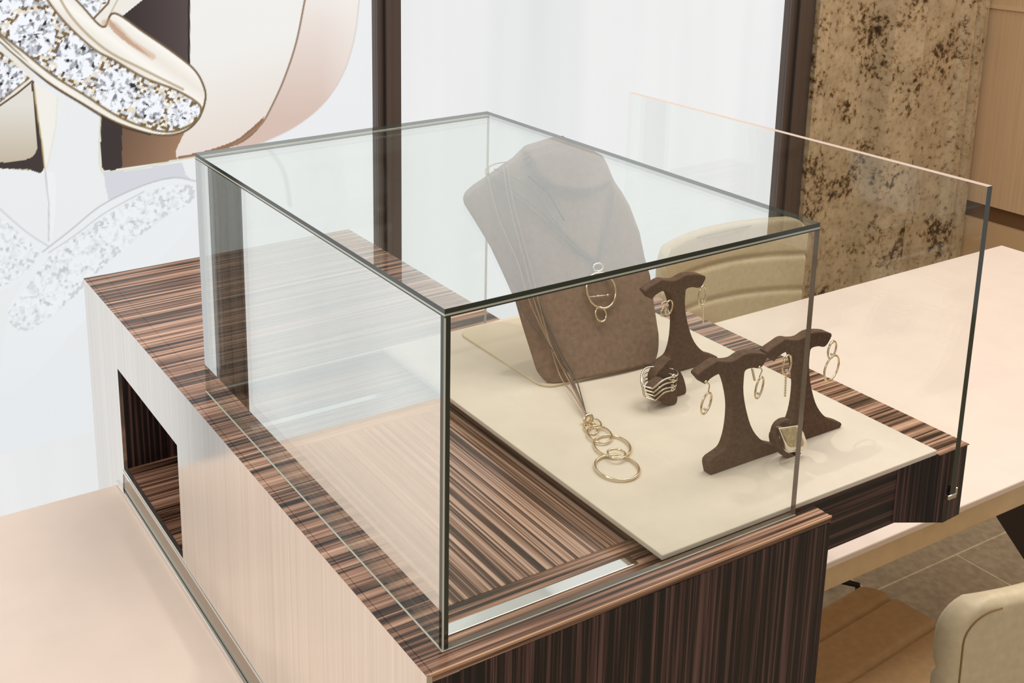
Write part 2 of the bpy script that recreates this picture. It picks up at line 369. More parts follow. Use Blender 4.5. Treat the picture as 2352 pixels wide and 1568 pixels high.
    # --- arm going up to the right
    fill([(200, 60), (300, -60), (400, -60), (236, 74)], (238, 234, 226))
    gems([(140, -60), (262, -60), (246, 5), (207, 46)], [(190, 8, 40), (235, -25, 30), (150, -40, 40)])
    line([(262, -40), (248, 8), (208, 50)], 1.5, (120, 98, 70)); line([(300, -60), (236, 66)], 1.2, (190, 176, 150), .7)
    # --- lower left arm
    fill(sm([(-60, 90), (30, 118), (78, 178), (40, 215), (-60, 285)]), (236, 232, 224))
    gems([(-60, 100), (0, 118), (40, 148), (68, 180), (0, 236), (-60, 280)], [(18, 185, 38), (-30, 160, 40), (-25, 230, 36)])
    line([(74, 186), (40, 214), (-60, 284)], 1.3, (92, 72, 52)); line([(66, 180), (0, 232), (-60, 272)], 1.2, (140, 116, 86), .8)
    # --- main arm
    rimo = sm([(110, -60), (180, 5), (236, 62), (262, 30), (330, 74), (400, 122), (448, 162), (470, 205), (470, 236), (456, 272), (430, 298), (392, 310), (340, 306), (268, 280), (190, 236), (110, 186), (36, 118), (-10, 76), (-60, 40), (-60, -60)])
    fillg(rimo, lambda a, b: lerp((250, 247, 240), (226, 216, 204), np.abs(((a-b*1.35) % 90)/45-1)*.55))
    line(rimo[:-6], 1.6, (112, 92, 66)); line(sm([(240, 52), (262, 58), (300, 96), (350, 130)]), 4, (206, 168, 140), .55, 6)
    fill(sm([(248, 40), (258, 70), (300, 104), (345, 130), (300, 92), (268, 62)]), (190, 150, 124), .7)
    gp = sm([(-60, -60), (80, -60), (104, -8), (150, 52), (215, 112), (262, 138), (330, 178), (400, 205), (448, 232), (462, 252), (448, 280), (395, 302), (330, 292), (262, 262), (200, 222), (120, 172), (52, 118), (-60, 30)])
    gems(gp, [(75, 78, 52), (178, 132, 50), (268, 205, 48), (345, 245, 34), (412, 262, 28), (-12, 5, 46), (40, -30, 50), (450, 255, 14)])
    line(gp, 2.0, (120, 98, 68), .85); line(sm([(118, -40), (165, 40), (240, 112), (330, 160), (420, 205)]), 2.2, (170, 148, 112), .7)
    line(sm([(0, 96), (36, 128), (110, 190), (190, 240), (268, 286), (345, 309)]), 1.2, (60, 46, 36), .8)
    line(sm([(0, 90), (36, 122), (110, 182), (190, 232), (268, 276), (345, 301)]), 2.2, (248, 242, 226), .9)
    # --- mirror image below, pale
    fill([(238, 396), (300, 392), (418, 372), (426, 400), (452, 426), (440, 500), (400, 560), (330, 600), (252, 470), (240, 420)], (206, 206, 216), .75)
    fill(sm([(104, 396), (125, 398), (128, 470), (118, 552), (112, 552)]), (238, 240, 242), .8)
    a1 = sm([(98, 578), (160, 530), (235, 470), (330, 425), (400, 408), (450, 416), (466, 440), (456, 490), (400, 560), (330, 622), (250, 680), (160, 770), (60, 880), (0, 900), (20, 700)])
    fill(a1, (234, 237, 240))
    a2 = sm([(-60, 420), (0, 478), (60, 530), (112, 566), (90, 620), (-60, 700)]); fill(a2, (234, 237, 240))
    gems(sm([(118, 580), (170, 545), (240, 498), (320, 450), (400, 424), (444, 430), (440, 462), (370, 505), (300, 560), (230, 620), (150, 700), (60, 760), (10, 730)]),
         [(400, 450, 28), (335, 475, 34), (272, 520, 46), (178, 590, 52), (90, 680, 56), (60, 610, 30)], .80)
    gems(sm([(-60, 470), (0, 500), (60, 548), (90, 584), (40, 640), (-60, 680)]), [(35, 560, 34), (-20, 530, 40), (-20, 610, 40)], .80)
    line(sm([(98, 578), (160, 530), (235, 470), (330, 425), (400, 408), (450, 416)]), 1.2, (188, 188, 190), .7)
    line(sm([(112, 580), (172, 540), (242, 488), (330, 440)]), 1.0, (200, 200, 204), .7)
    line(sm([(-60, 425), (0, 480), (60, 532), (112, 566)]), 1.4, (200, 202, 204), .7); line([(104, 395), (112, 470), (112, 552)], 1.2, (198, 200, 206), .8)
    # edge of the band's mirror image, seen near the dark post
    line(sm([(608, 332), (640, 372), (656, 410), (666, 470)]), 3, (206, 208, 214), .8, 4)
    k = np.clip((v-700)/260, 0, 1)[..., None]; col[:] = col*(1-k)+np.array([230, 233, 236])*k
    col[(v > 1000)] = (230, 233, 236)
    return col
def make_poster():
    step = .0022; x0, x1, z0, z1 = -.17, .898, -.66, .42
    nx = int((x1-x0)/step)+1; nz = int((z1-z0)/step)+1
    X, Z = np.meshgrid(np.linspace(x0, x1, nx), np.linspace(z0, z1, nz))
    Rm = np.array(_R); P = np.stack([X, np.full_like(X, YW), Z], -1)-np.array(CAMP); c = P@Rm
    u = W/2+SX+F*c[..., 0]/-c[..., 2]; v = H/2+SY-F*c[..., 1]/-c[..., 2]
    col = paint(u, v)/255.0
    lin = np.where(col <= .04045, col/12.92, ((col+.055)/1.055)**2.4)
    # the print fades to plain white towards its rim
    me = bpy.data.meshes.new('printed_sheet')
    co = np.stack([X, np.full_like(X, YW-.0005), Z], -1).reshape(-1, 3)
    idx = np.arange(nx*nz).reshape(nz, nx)
    f = np.stack([idx[:-1, :-1], idx[:-1, 1:], idx[1:, 1:], idx[1:, :-1]], -1).reshape(-1, 4)
    nv0 = len(co); co = np.vstack([co, co+[0, .0008, 0]])
    rim = np.concatenate([idx[0, :-1], idx[:-1, -1], idx[-1, :0:-1], idx[:0:-1, 0]]); rn = np.roll(rim, -1)
    f = np.vstack([f, f[:, ::-1]+nv0, np.stack([rim, rim+nv0, rn+nv0, rn], -1)])
    me.vertices.add(len(co)); me.vertices.foreach_set('co', co.ravel())
    me.loops.add(f.size); me.loops.foreach_set('vertex_index', f.ravel().astype(np.int32))
    me.polygons.add(len(f)); me.polygons.foreach_set('loop_start', np.arange(0, f.size, 4, dtype=np.int32))
    try: me.polygons.foreach_set('loop_total', np.full(len(f), 4, dtype=np.int32))
    except Exception: pass
    me.update(calc_edges=True)
    a = me.color_attributes.new('ink', 'FLOAT_COLOR', 'POINT')
    rgba = np.ones((len(co), 4)); rgba[:nv0, :3] = lin.reshape(-1, 3); rgba[nv0:, :3] = lin.reshape(-1, 3)
    a.data.foreach_set('color', rgba.ravel())
    me.materials.append(posterm)
    root = thing('poster', 'large backlit poster of a diamond pave ring and its reflection', 'poster', (.2, YW, ZF))
    o = bpy.data.objects.new('printed_sheet', me); C.objects.link(o); o.parent = root; o.location = (-.2, -YW, -ZF)
    obj('lit_backing', Box(-.465, .898, YW+.001, YW+.05, ZF, ZC), panelm, root)
make_poster()

# ---------------------------------------------------------------- long table
tb = thing('table', 'long cream topped table running under the dark wood display cabinet', 'table', (.6, .53, ZF))
obj('tabletop', Box(-2.2, 2.10, .209, .860, ZT-.011, ZT, .002), tablem, tb)
obj('edge_band', Box(-2.197, 2.097, .212, .857, ZT-.047, ZT-.0115, .002), tablef, tb)
for x in (1.60, -1.8):
    obj('leg', prism([(.76, ZT-.048), (.496, -.651), (.24, -.884), (.24, ZF), (.22, ZF), (.22, ZT-.048)], 'x', x, x+.05, .002), legm, tb)

# ---------------------------------------------------------------- display cabinet
XL = -.027; XR = .436; YF = -.021; YB = .978; YW1 = .003; YW2 = .521
cab = thing('display_cabinet', 'striped ebony display cabinet with pale satin left side straddling the table', 'display cabinet', (.2, .2, ZF))
bm = bmesh.new()
box(bm, XL+.0052, .004, YF, YB, -.0076, 0); o = None; box(bm, XL-.0004, XL+.0056, YF, YB, -.0006, 0); obj('left_ledge', bm, ebony['x'], cab)
obj('front_ledge', Box(.004, XR, YF, .0, -.0075, 0, .0008), ebony['x'], cab)
bm = Box(.0042, XR, YW2, YB, -.03, 0, .0008); obj('back_top', bm, ebony['x'], cab)
bm = Box(.004, XR, 0.0, YW2, -.03, -.0142); obj('well_floor', bm, ebony['x'], cab)
o = obj('inlay', Box(.045, XR, .060, .375, -.0142, -.0138), ebony_inlay, cab)
for y, h in ((.026, .013), (.434, .010)):
    o = obj('rail', Box(.020, .234, y, y+h, -.0141, -.0128, .0005), steel, cab); o['label'] = 'thin polished steel rail'
# front: thick upright down to the floor
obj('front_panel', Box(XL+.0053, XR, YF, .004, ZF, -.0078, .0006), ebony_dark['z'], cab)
obj('front_edge_strip', Box(XL+.002, XR, YF-.0006, YF+.001, -.0018, .0003), plain('light_veneer_edge', (214, 170, 136), .3), cab)
# satin side with a rectangular pocket
yA, yB_, zA, zB = .570, .820, -.085, -.246
bm = bmesh.new()
def sidepoly(pts):
    b2 = prism(pts, 'x', XL-.0005, XL+.005); merge(bm, b2)
sidepoly([(YF, -.0006), (yA, -.0006), (yA, -.250), (.207, -.250), (.207, ZF), (YF, ZF)])
sidepoly([(yB_, -.0006), (YB, -.0006), (YB, ZF), (.862, ZF), (.862, ZT+.001), (.832, ZT+.001), (.826, -.250), (yB_, -.250)])
sidepoly([(yA, -.0006), (yB_, -.0006), (yB_, zA), (yA, zA)]); sidepoly([(yA, zB), (yB_, zB), (yB_, -.250), (yA, -.250)])
bmesh.ops.remove_doubles(bm, verts=bm.verts, dist=1e-6)
o = obj('side_panel', bm, satin, cab); o['label'] = 'pale brushed satin side panel with a rectangular opening'
# pocket lining
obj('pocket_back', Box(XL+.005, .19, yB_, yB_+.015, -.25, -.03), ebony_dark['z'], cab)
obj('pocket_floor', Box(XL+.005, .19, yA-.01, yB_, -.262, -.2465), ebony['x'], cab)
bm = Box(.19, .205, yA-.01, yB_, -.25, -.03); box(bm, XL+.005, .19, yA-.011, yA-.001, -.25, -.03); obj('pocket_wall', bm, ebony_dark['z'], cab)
# metal skirting along the table, back and right side
bm = Box(XL+.0005, XL+.006, .21, .829, ZT+.001, -.2505); obj('skirting', bm, chrome, cab)
bm = bmesh.new(); box(bm, XL-.0035, XL+.0004, .21, .862, ZT+.0005, ZT+.006, .001); box(bm, XL-.0015, XL+.0004, .21, .829, -.2535, -.2505)
obj('skirting_trim', bm, steel, cab)
obj('back_panel', Box(XL+.006, XR, YB-.016, YB, ZF, -.031), ebony['z'], cab)
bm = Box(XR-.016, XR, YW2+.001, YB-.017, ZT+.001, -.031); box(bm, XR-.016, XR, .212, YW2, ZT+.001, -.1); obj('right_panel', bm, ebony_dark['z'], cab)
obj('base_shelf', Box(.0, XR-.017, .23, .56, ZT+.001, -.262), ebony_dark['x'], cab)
# drawer pulled out to the right
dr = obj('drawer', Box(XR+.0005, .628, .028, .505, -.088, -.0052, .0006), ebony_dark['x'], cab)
bm = prism([(.600, .0275), (.648, .001), (.678, .003), (.678, .515), (.6285, .515), (.6285, .029), (.600, .029)], 'z', -.086, -.0005, .0006)
obj('end_panel', bm, ebony_dark['z'], dr)
obj('end_panel_top', Box(.629, .678, .001, .515, -.0004, .0004), ebony['x'], dr)
bm = Box(.648, .656, -.003, .530, -.050, .297); bm.normal_update()
for f in bm.faces: f.material_index = 0 if (abs(f.normal.x) > .5 or f.normal.y > .5) else (2 if f.normal.z > .5 else 1)
obj('drawer_glass', bm, [glass_clear, edgem, edgeb], dr)
bm = Box(.645, .659, -.004, .003, -.056, -.0505, .001); box(bm, .657, .660, -.004, .003, -.053, -.044, .001); obj('glass_clip', bm, silver, dr)

# ---------------------------------------------------------------- glass cover
gc = thing('glass_cover', 'clear glass cover open at its right side standing on the cabinet', 'glass case', (.2, .2, .0))
GT = .300; GF = -.003; GL = -.001; GR = .406; GB = .528; t = .0055; TT = .0042; zb = GT-TT-.0030
pane('front_glass', GL+t, GR, GF, GF+t, .0005, zb, glass_clear, gc, edgew)
pane('left_glass', GL, GL+t, GF+t, GB, .0005, zb, glass_coated, gc)
pane('back_glass', GL+t, GR, GB-t, GB, .0005, zb, glass_clear, gc, edgel)
pane('top_glass', GL, GR, GF, GB, GT-TT, GT, glass_top, gc)
def frame(name, z0, z1, m, o=0):
    bm = bmesh.new(); box(bm, GL-o, GR, GF-o, GF+t, z0, z1); box(bm, GL-o, GL+t, GF+t, GB-t, z0, z1); box(bm, GL-o, GR, GB-t, GB+o, z0, z1); return obj(name, bm, m, gc)
frame('bright_bead', zb+.0013, GT-TT, edgel); frame('dark_bead', zb, zb+.0013, edgem)
bm = prism([(GL, GF+.0012), (GL+.0012, GF), (GL+t, GF), (GL+t, GF+t), (GL, GF+t)], 'z', .0005, zb); bm.normal_update()
for f in bm.faces: f.material_index = 1 if (f.normal.x < -.3 and f.normal.y < -.3) else 0
obj('corner_joint', bm, [edgem, edgel], gc)
bm = Box(GL-.0008, GL, GF-.0008, GB, .0, .0009); box(bm, GL, GR, GF-.0008, GF, .0, .0009); obj('base_bead', bm, edgel, gc)

# ---------------------------------------------------------------- display board and plinth
ZB = .006
o = obj('display_board', Box(.241, .627, GF+t+.0008, .5195, .0003, ZB, .001), boardm); tag(o, 'thick cream display board lying in the pulled out drawer', 'board')

# ---------------------------------------------------------------- necklace bust
K = .5; NP = Vector((.11, 1, -K)); Q0 = Vector((.36, .327, ZB)); NPn = NP.normalized()
def on_bust(u, v, lift=0):
    d = ray(u, v); n = NPn; q = Q0-NPn*lift
    return CAMP+d*((q-CAMP).dot(n)/d.dot(n))
bust = thing('necklace_bust', 'taupe suede necklace bust leaning back on the cream board', 'necklace stand', (.44, .37, ZB))
UX = Vector((1, -.11, 0)).normalized(); UZ = NPn.cross(UX); UZ = UZ if UZ.z > 0 else -UZ
Ledge = [(1251, 880), (1232, 850), (1200, 749), (1183, 690), (1152, 621), (1126, 566), (1094, 513), (1066, 468), (1063, 455), (1068, 441), (1085, 425), (1117, 404), (1150, 380), (1178, 361), (1192, 347), (1205, 334), (1223, 319), (1242, 314), (1268, 315)]
Redge = [(1511, 822), (1513, 790), (1513, 769), (1505, 718), (1493, 632), (1481, 592), (1469, 533), (1446, 472), (1428, 440), (1413, 419), (1404, 400), (1396, 381), (1384, 360), (1367, 350), (1345, 338), (1322, 329), (1296, 320)]
def st(p): q = on_bust(*p)-Q0; return q.dot(UX), q.dot(UZ)
Ls = [st(p) for p in Ledge]; Rs = [st(p) for p in Redge]
hb = 0.0
top = max(Ls[-1][1], Rs[-1][1])
def interp(E, h):
    E = sorted(E, key=lambda q: q[1]); hs = [q[1] for q in E]; xsx = [q[0] for q in E]; return float(np.interp(h, hs, xsx))
NK = sorted(st(p) for p in [(1196, 345), (1204, 385), (1216, 408), (1240, 430), (1268, 442), (1310, 448), (1350, 444), (1385, 430), (1402, 414)])
def neckline(x): return float(np.interp(x, [q[0] for q in NK], [q[1] for q in NK], left=9, right=9))
def bust_mesh():
    bm = bmesh.new(); NR, NC = 120, 60; F_, B_ = [], []
    for i in range(NR+1):
        a = i/NR; h = hb+(top-hb)*(1-(1-a)**1.25)*.999
        l, r_ = interp(Ls, h), interp(Rs, h)
        if a < .05: q = (1-a/.05)**2*.006; l += q; r_ -= q
        fr, bk = [], []
        for j in range(NC+1):
            c = j/NC; e = 1-(2*c-1)**2; bulge = .010*math.sqrt(max(e, 0))*min(1, (1-a)*14+.15)
            x = l+(r_-l)*c
            g = max(0, min(1, (h-neckline(x))/.004)); collar = .011*math.sqrt(g)*min(1, (1-a)*6+.2)*math.sqrt(max(e, 0))
            p = Q0+UX*x+UZ*h
            fr.append(bm.verts.new(p-NPn*(bulge+collar))); bk.append(bm.verts.new(p+NPn*.012*math.sqrt(max(e, .0))))
        F_.append(fr); B_.append(bk)
    for G in (F_, B_):
        for i in range(NR):
            for j in range(NC): bm.faces.new((G[i][j], G[i][j+1], G[i+1][j+1], G[i+1][j]))
    for j in range(NC):
        bm.faces.new((F_[0][j], F_[0][j+1], B_[0][j+1], B_[0][j])); bm.faces.new((F_[NR][j], F_[NR][j+1], B_[NR][j+1], B_[NR][j]))
    bmesh.ops.remove_doubles(bm, verts=bm.verts, dist=1e-6)
    for i in range(NR):
        pass
    for v in bm.verts: v.co.z = max(v.co.z, ZB+.0032)
    return bm
o = obj('body', bust_mesh(), suede_bust, bust, smooth=True)
# foot plate and rear strut
cx0, cx1, cy0, cy1 = .350, .530, .320, .512
pp = []
for (x, y, a0) in ((cx1-.02, cy1-.02, 0), (cx0+.02, cy1-.02, 90), (cx0+.02, cy0+.02, 180), (cx1-.02, cy0+.02, 270)):
    for k in range(7): a = math.radians(a0+15*k); pp.append((x+.02*math.cos(a), y+.02*math.sin(a)-.11*(x-.36)*.6))
obj('foot_plate', prism(pp, 'z', ZB+.0002, ZB+.003, .0006), platem, bust)
st0 = Q0+UX*.10+UZ*.14+NPn*.010
bm = bmesh.new(); tube(bm, [st0, Vector((st0.x+.005, .497, ZB+.004))], .004); obj('rear_strut', bm, suede_bust, bust)

# pendant necklace on the bust
nk = thing('pendant_necklace', 'short necklace with oval ring pendant at the bust centre', 'necklace', tuple(on_bust(1381, 668, .016)))
def strand(pts, lift=.0125, r=.0008, n=6): 
    bm = bmesh.new(); tube(bm, spline([on_bust(u, v, l if (l := lift) else 0) for u, v in pts], n), r, seg=6); return bm
for pts in ([(1122, 402), (1150, 428), (1215, 478), (1290, 545), (1340, 585), (1369, 603)], [(1120, 398), (1160, 425), (1228, 475), (1300, 540), (1345, 580), (1371, 601)],
            [(1135, 388), (1180, 408), (1225, 440), (1275, 510), (1330, 572), (1372, 602)],
            [(1411, 428), (1405, 480), (1390, 545), (1375, 600)], [(1406, 426), (1400, 480), (1384, 545), (1373, 600)]):
    obj('cord', strand(pts), cord2, nk, smooth=True)
obj('cord', strand([(1214, 404), (1236, 424), (1252, 436), (1268, 458), (1284, 486), (1297, 507)], .0150, .0013), plain('dark_cord', (60, 42, 32), .7), nk, smooth=True)
def bring(name, u, v, ru, rv, r, parent, mat, lift=.0145):
    c = on_bust(u, v, lift); a = on_bust(u+ru, v, lift)-c; b = on_bust(u, v-rv, lift)-c
    a = UX*a.length; b = UZ*b.dot(UZ)
    return obj(name, Ring(c, a, b, r), mat, parent, smooth=True)
bring('bail', 1374, 614, 11, 9, .0016, nk, silver); bring('pendant_ring', 1381, 667, 33, 42, .0017, nk, gold); bring('pendant_loop', 1380, 722, 12, 17, .0013, nk, gold)
bm = bmesh.new(); a = on_bust(1352, 682, .0145); b_ = on_bust(1412, 676, .0145); tube(bm, [a, b_], .0008)
for tt in (.35, .72):
    bmesh.ops.create_icosphere(bm, subdivisions=2, radius=.0018, matrix=Matrix.Translation(a.lerp(b_, tt)))
obj('pendant_bar', bm, silver, nk, smooth=True)

# long strand necklace running down to the board
ln = thing('long_necklace', 'long many stranded necklace ending in four linked hoops on the board', 'necklace', (.34, .24, ZB))
end = Vector(at(1348, 958, 2, ZB+.004))
def lstrand(pts, r=.0009):
    P = [on_bust(u, v, .0135) for u, v in pts]; P.append(P[-1].lerp(end, .5)+Vector((0, 0, .002))); P.append(end); bm = bmesh.new(); tube(bm, spline(P, 8), r, seg=6); return bm
nst = 0
for pts in ([(1120, 404), (1145, 500), (1188, 600), (1215, 690), (1262, 790), (1300, 862)], [(1124, 402), (1150, 500), (1192, 600), (1240, 712), (1278, 800), (1306, 866)],
            [(1156, 384), (1168, 460), (1204, 600), (1236, 720), (1278, 820), (1308, 864)], [(1162, 382), (1176, 470), (1214, 610), (1246, 715), (1290, 812), (1322, 868)],
            [(1165, 380), (1180, 470), (1220, 620), (1236, 690), (1258, 772), (1286, 862)], [(1186, 640), (1200, 712), (1252, 780), (1288, 830), (1310, 862)]):
    obj('strand', lstrand(pts, .0008), cordm if (nst := nst+1) % 2 else cord2, ln, smooth=True)
bm = bmesh.new()
for k in range(3):
    tube(bm, spline([on_bust(1117+k*3, 404-k*3, .012), on_bust(1116+k*4, 388-k*2, .004), on_bust(1135+k*4, 377-k, -.004), on_bust(1162+k*2, 372, -.004)], 6), .0007, seg=6)
obj('shoulder_loop', bm, cordm, ln, smooth=True)
c = at(1351, 963, 2, ZB+.005); obj('tube_bead', Ring(c, Vector((.005, 0, .001)), Vector((0, .002, .004)), .0024), gold, ln, smooth=True)
def fring(u, v, ru, rv, r, z=.003):
    c = at(u, v, 2, ZB+z); a = at(u+ru, v, 2, ZB+z)-at(u-ru, v, 2, ZB+z); b = at(u, v-rv, 2, ZB+z)-at(u, v+rv, 2, ZB+z)
    rad = (a.length+b.length)/4; ex = a.normalized(); ey = Vector((-ex.y, ex.x, 0))
    obj('hoop', Ring(c, ex*a.length/2, ey*max(b.length/2, a.length*.42), r), gold, ln, smooth=True)
fring(1357, 983, 15, 13, .0011, .002); fring(1367, 972, 13, 11, .0010, .005); fring(1377, 997, 27, 19, .0012, .003); fring(1406, 1024, 41, 25, .0013, .0025); fring(1416, 1042, 20, 11, .0013, .0055); fring(1417, 1073, 50, 28, .0014, .0025)

# ---------------------------------------------------------------- earring stands
T1 = [(1633, 1091), (1789, 1037), (1790, 1026), (1756, 1016), (1731, 989), (1717, 950), (1709, 904), (1710, 866), (1714, 851), (1731, 846), (1746, 847), (1757, 834), (1763, 815), (1735, 811), (1710, 815), (1689, 828), (1668, 831), (1649, 830), (1628, 843), (1604, 861), (1611, 874), (1621, 883), (1631, 872), (1649, 861), (1660, 862), (1670, 872), (1679, 905), (1683, 943), (1678, 993), (1667, 1029), (1653, 1043), (1630, 1062)]
yT = at(1789, 1037, 2, ZB).y; OT = at(1711, 1064, 1, yT)
est = thing('earring_stand', 'brown suede T stand nearest the front glass, in front of the other two', 'earring stand', (0, 0, 0), 'brown suede earring stands')
est.location = (OT.x, yT+.004, ZB+.0003)
Tp = []
for u, v in T1:
    p = at(u, v, 1, yT); Tp.append((p.x-OT.x, max(0, p.z-ZB)))
Tp[0] = (Tp[0][0], 0); Tp[1] = (Tp[1][0], 0)
TS = [(p.x, p.y) for p in spline([(a, b, 0) for a, b in Tp[1:]+[Tp[0]]], 3)]
TS = [(a, max(b, 0.0)) for a, b in TS]
bm = prism(TS, 'y', -.004, .007, .0012)
bm2 = bmesh.new()
obj('stand_body', bm, suede, est)
def place_stand(u, v, label):
    p = at(u, v, 2, ZB); c = copy_tree(est); c.location = (p.x-(at(1789, 1037, 2, ZB).x-OT.x), p.y+.004, ZB+.0003); c['label'] = label; return c
st2 = place_stand(1647, 829, 'brown suede T stand right beside the necklace bust, farthest back')
st3 = place_stand(1931, 982, 'brown suede T stand nearest the outer upright glass at right')
YS = [est.location.y, st2.location.y, st3.location.y]

def earring(label, y, hook, hoops, drop=None, studs=()):
    c = at(*hook[0], 1, y); t_ = thing('earring', label, 'earring', tuple(c), 'hoop drop earrings')
    bm = bmesh.new(); P = [at(u, v, 1, y) for u, v in hook]
    tube(bm, spline(P, 6), .0007, seg=6); bmesh.ops.create_icosphere(bm, subdivisions=2, radius=.0016, matrix=Matrix.Translation(P[0])); obj('hook', bm, gold, t_, smooth=True)
    for i, (u, v, ru, rv, tl) in enumerate(hoops):
        c = at(u, v, 1, y); r1 = (at(u+ru, v, 1, y)-at(u-ru, v, 1, y)).length/2; r2 = (at(u, v-rv, 1, y)-at(u, v+rv, 1, y)).length/2
        a = math.radians(tl); ex = Vector((math.cos(a), .25, -math.sin(a))).normalized(); ez = Vector((math.sin(a), 0, math.cos(a)))
        obj('hoop', Ring(c, ex*r1, ez*r2, .0011), gold, t_, smooth=True)
        if i == 0:
            bm = bmesh.new(); bmesh.ops.create_icosphere(bm, subdivisions=2, radius=.0016, matrix=Matrix.Translation(c-ez*r2*.55)); obj('stone', bm, silver, t_, smooth=True)
    if drop:
        bm = bmesh.new(); P = [at(u, v, 1, y) for u, v in drop]
        for k in range(9):
            bmesh.ops.create_icosphere(bm, subdivisions=2, radius=.0013, matrix=Matrix.Translation(P[0].lerp(P[-1], k/8)))
        obj('bead_drop', bm, gold, t_, smooth=True)
    return t_
y1, y2, y3 = YS[0]-.0065, YS[1]-.0065, YS[2]-.0065
earring('gold oval hoop earring on the left arm of the front stand', y1, [(1621, 876), (1629, 884), (1627, 900)], [(1622, 927), ] and [(1622, 926, 14, 23, 14)])
earring('gold oval hoop earring on the right arm of the front stand', y1, [(1744, 843), (1750, 850), (1744, 866)], [(1744, 890, 11, 23, 10)], [(1728, 848), (1733, 872)])
earring('gold earring on the left arm of the stand beside the bust', y2, [(1520, 697), (1530, 692), (1536, 702)], [(1536, 706, 11, 16, 5), (1524, 716, 8, 9, 0)])
earring('gold earring on the right arm of the stand beside the bust', y2, [(1613, 660), (1617, 656), (1612, 664)], [(1613, 679, 11, 22, 0)], [(1614, 702), (1615, 742)])
earring('gold earring with beaded drop on the left arm of the right stand', y3, [(1806, 822), (1798, 822), (1803, 830)], [(1808, 838, 13, 22, 0)], [(1805, 862), (1803, 908)])
earring('gold double hoop earring on the right arm of the right stand', y3, [(1911, 786), (1915, 780), (1908, 792)], [(1911, 803, 13, 18, 0), (1910, 845, 23, 26, 0)])

# ---------------------------------------------------------------- ring holders and rings
def pts_on(yy, pts): return [(p.x, p.z) for p in (at(u, v, 1, yy) for u, v in pts)]
yr = at(1540, 931, 2, ZB).y+.001
rh = thing('ring_holder', 'small lobed brown suede ring holder wound with thin bands', 'ring holder', tuple(at(1525, 925, 2, ZB)))
A = pts_on(yr, [(1500, 914), (1530, 927), (1548, 930), (1553, 912), (1548, 895), (1540, 880), (1520, 872), (1497, 892)])
A = [(a, max(b, ZB+.0006)) for a, b in A]
obj('front_lobe', prism([(p.x, p.y) for p in spline([(a, b, 0) for a, b in A+A[:1]], 3)][:-1], 'y', yr-.002, yr+.010, .001), suede, rh)
A = pts_on(yr+.018, [(1500, 890), (1495, 868), (1502, 850), (1514, 838), (1528, 822), (1536, 822), (1541, 836), (1552, 846), (1562, 866), (1567, 892), (1560, 902), (1530, 905)])
A = [(a, max(b, ZB+.0006)) for a, b in A]
obj('rear_lobe', prism([(p.x, p.y) for p in spline([(a, b, 0) for a, b in A+A[:1]], 3)][:-1], 'y', yr+.0115, yr+.024, .001), suede, rh)
for k, (ya, yb_, g, lab) in enumerate(((892, 868, silver, 'thin silver band, uppermost on the lobed ring holder'), (901, 880, gold, 'thin gold band under the uppermost on the lobed ring holder'), (909, 893, silver, 'thin silver band above the lowest on the lobed ring holder'), (919, 900, gold, 'thin gold band lowest on the lobed ring holder'))):
    a = at(1499+k*2, ya, 1, yr-.004); m_ = at(1525, (ya+yb_)/2-8, 1, yr-.005); b_ = at(1556-k*2, yb_-8, 1, yr-.003)
    back = [b_+Vector((.003, .014, .001)), m_+Vector((.0, .030, .002)), a+Vector((-.004, .014, .001))]
    t_ = thing('finger_ring', lab, 'ring', tuple(m_), 'rings on the lobed holder')
    bm = bmesh.new(); lp = spline([a, m_, b_]+back+[a], 8)[:-1]; tube(bm, lp, .0010, True, 6); obj('band', bm, g, t_, smooth=True)
    bm = bmesh.new(); bmesh.ops.create_icosphere(bm, subdivisions=2, radius=.0026, matrix=Matrix.Translation(b_.lerp(m_, .35)+Vector((0, -.001, .0012)))); obj('stone', bm, silver, t_)

yq = at(1812, 1052, 2, ZB).y+.003
rh2 = thing('ring_holder', 'curved brown ring holder strap gripping the square ring', 'ring holder', tuple(at(1800, 1045, 2, ZB)))
cl = [(1808, 966), (1795, 969), (1784, 979), (1779, 996), (1781, 1014), (1790, 1030), (1803, 1043), (1822, 1049), (1834, 1048)]
bm = bmesh.new(); rows = []
P = spline([at(u, v, 1, yq) for u, v in cl], 5)
for i, p in enumerate(P):
    tn = (P[min(i+1, len(P)-1)]-P[max(i-1, 0)]).normalized(); nn = Vector((tn.z, 0, -tn.x))
    rows.append([bm.verts.new(Vector((q.x, q.y, max(q.z, ZB+.0005)))) for q in (p+nn*.0024+Vector((0, -.003, 0)), p-nn*.0024+Vector((0, -.003, 0)), p-nn*.0024+Vector((0, .004, 0)), p+nn*.0024+Vector((0, .004, 0)))])
for i in range(len(rows)-1):
    for k in range(4): bm.faces.new((rows[i][k], rows[i][(k+1) % 4], rows[i+1][(k+1) % 4], rows[i+1][k]))
bm.faces.new(rows[0]); bm.faces.new(rows[-1][::-1]); obj('strap', bm, suede, rh2, smooth=False)
sq = thing('finger_ring', 'silver ring with square olive stone beside the right stand', 'ring', tuple(at(1815, 1020, 1, yq-.006)))
ysq = yq-.007
out = [(1784, 981), (1830, 974), (1841, 990), (1851, 1018), (1850, 1028), (1836, 1032), (1812, 1037), (1803, 1032), (1795, 1008)]
inn = [(1794, 986), (1828, 980), (1838, 996), (1845, 1016), (1842, 1024), (1814, 1026), (1806, 1014)]
O_ = pts_on(ysq, out); I_ = pts_on(ysq-.0034, inn); O_ = [(a, max(b, ZB+.0006)) for a, b in O_]
obj('bezel', prism(O_, 'y', ysq-.003, ysq+.002, .0008), silver, sq)
obj('stone', prism(I_, 'y', ysq-.0045, ysq-.0031, .0004), stonegem, sq)
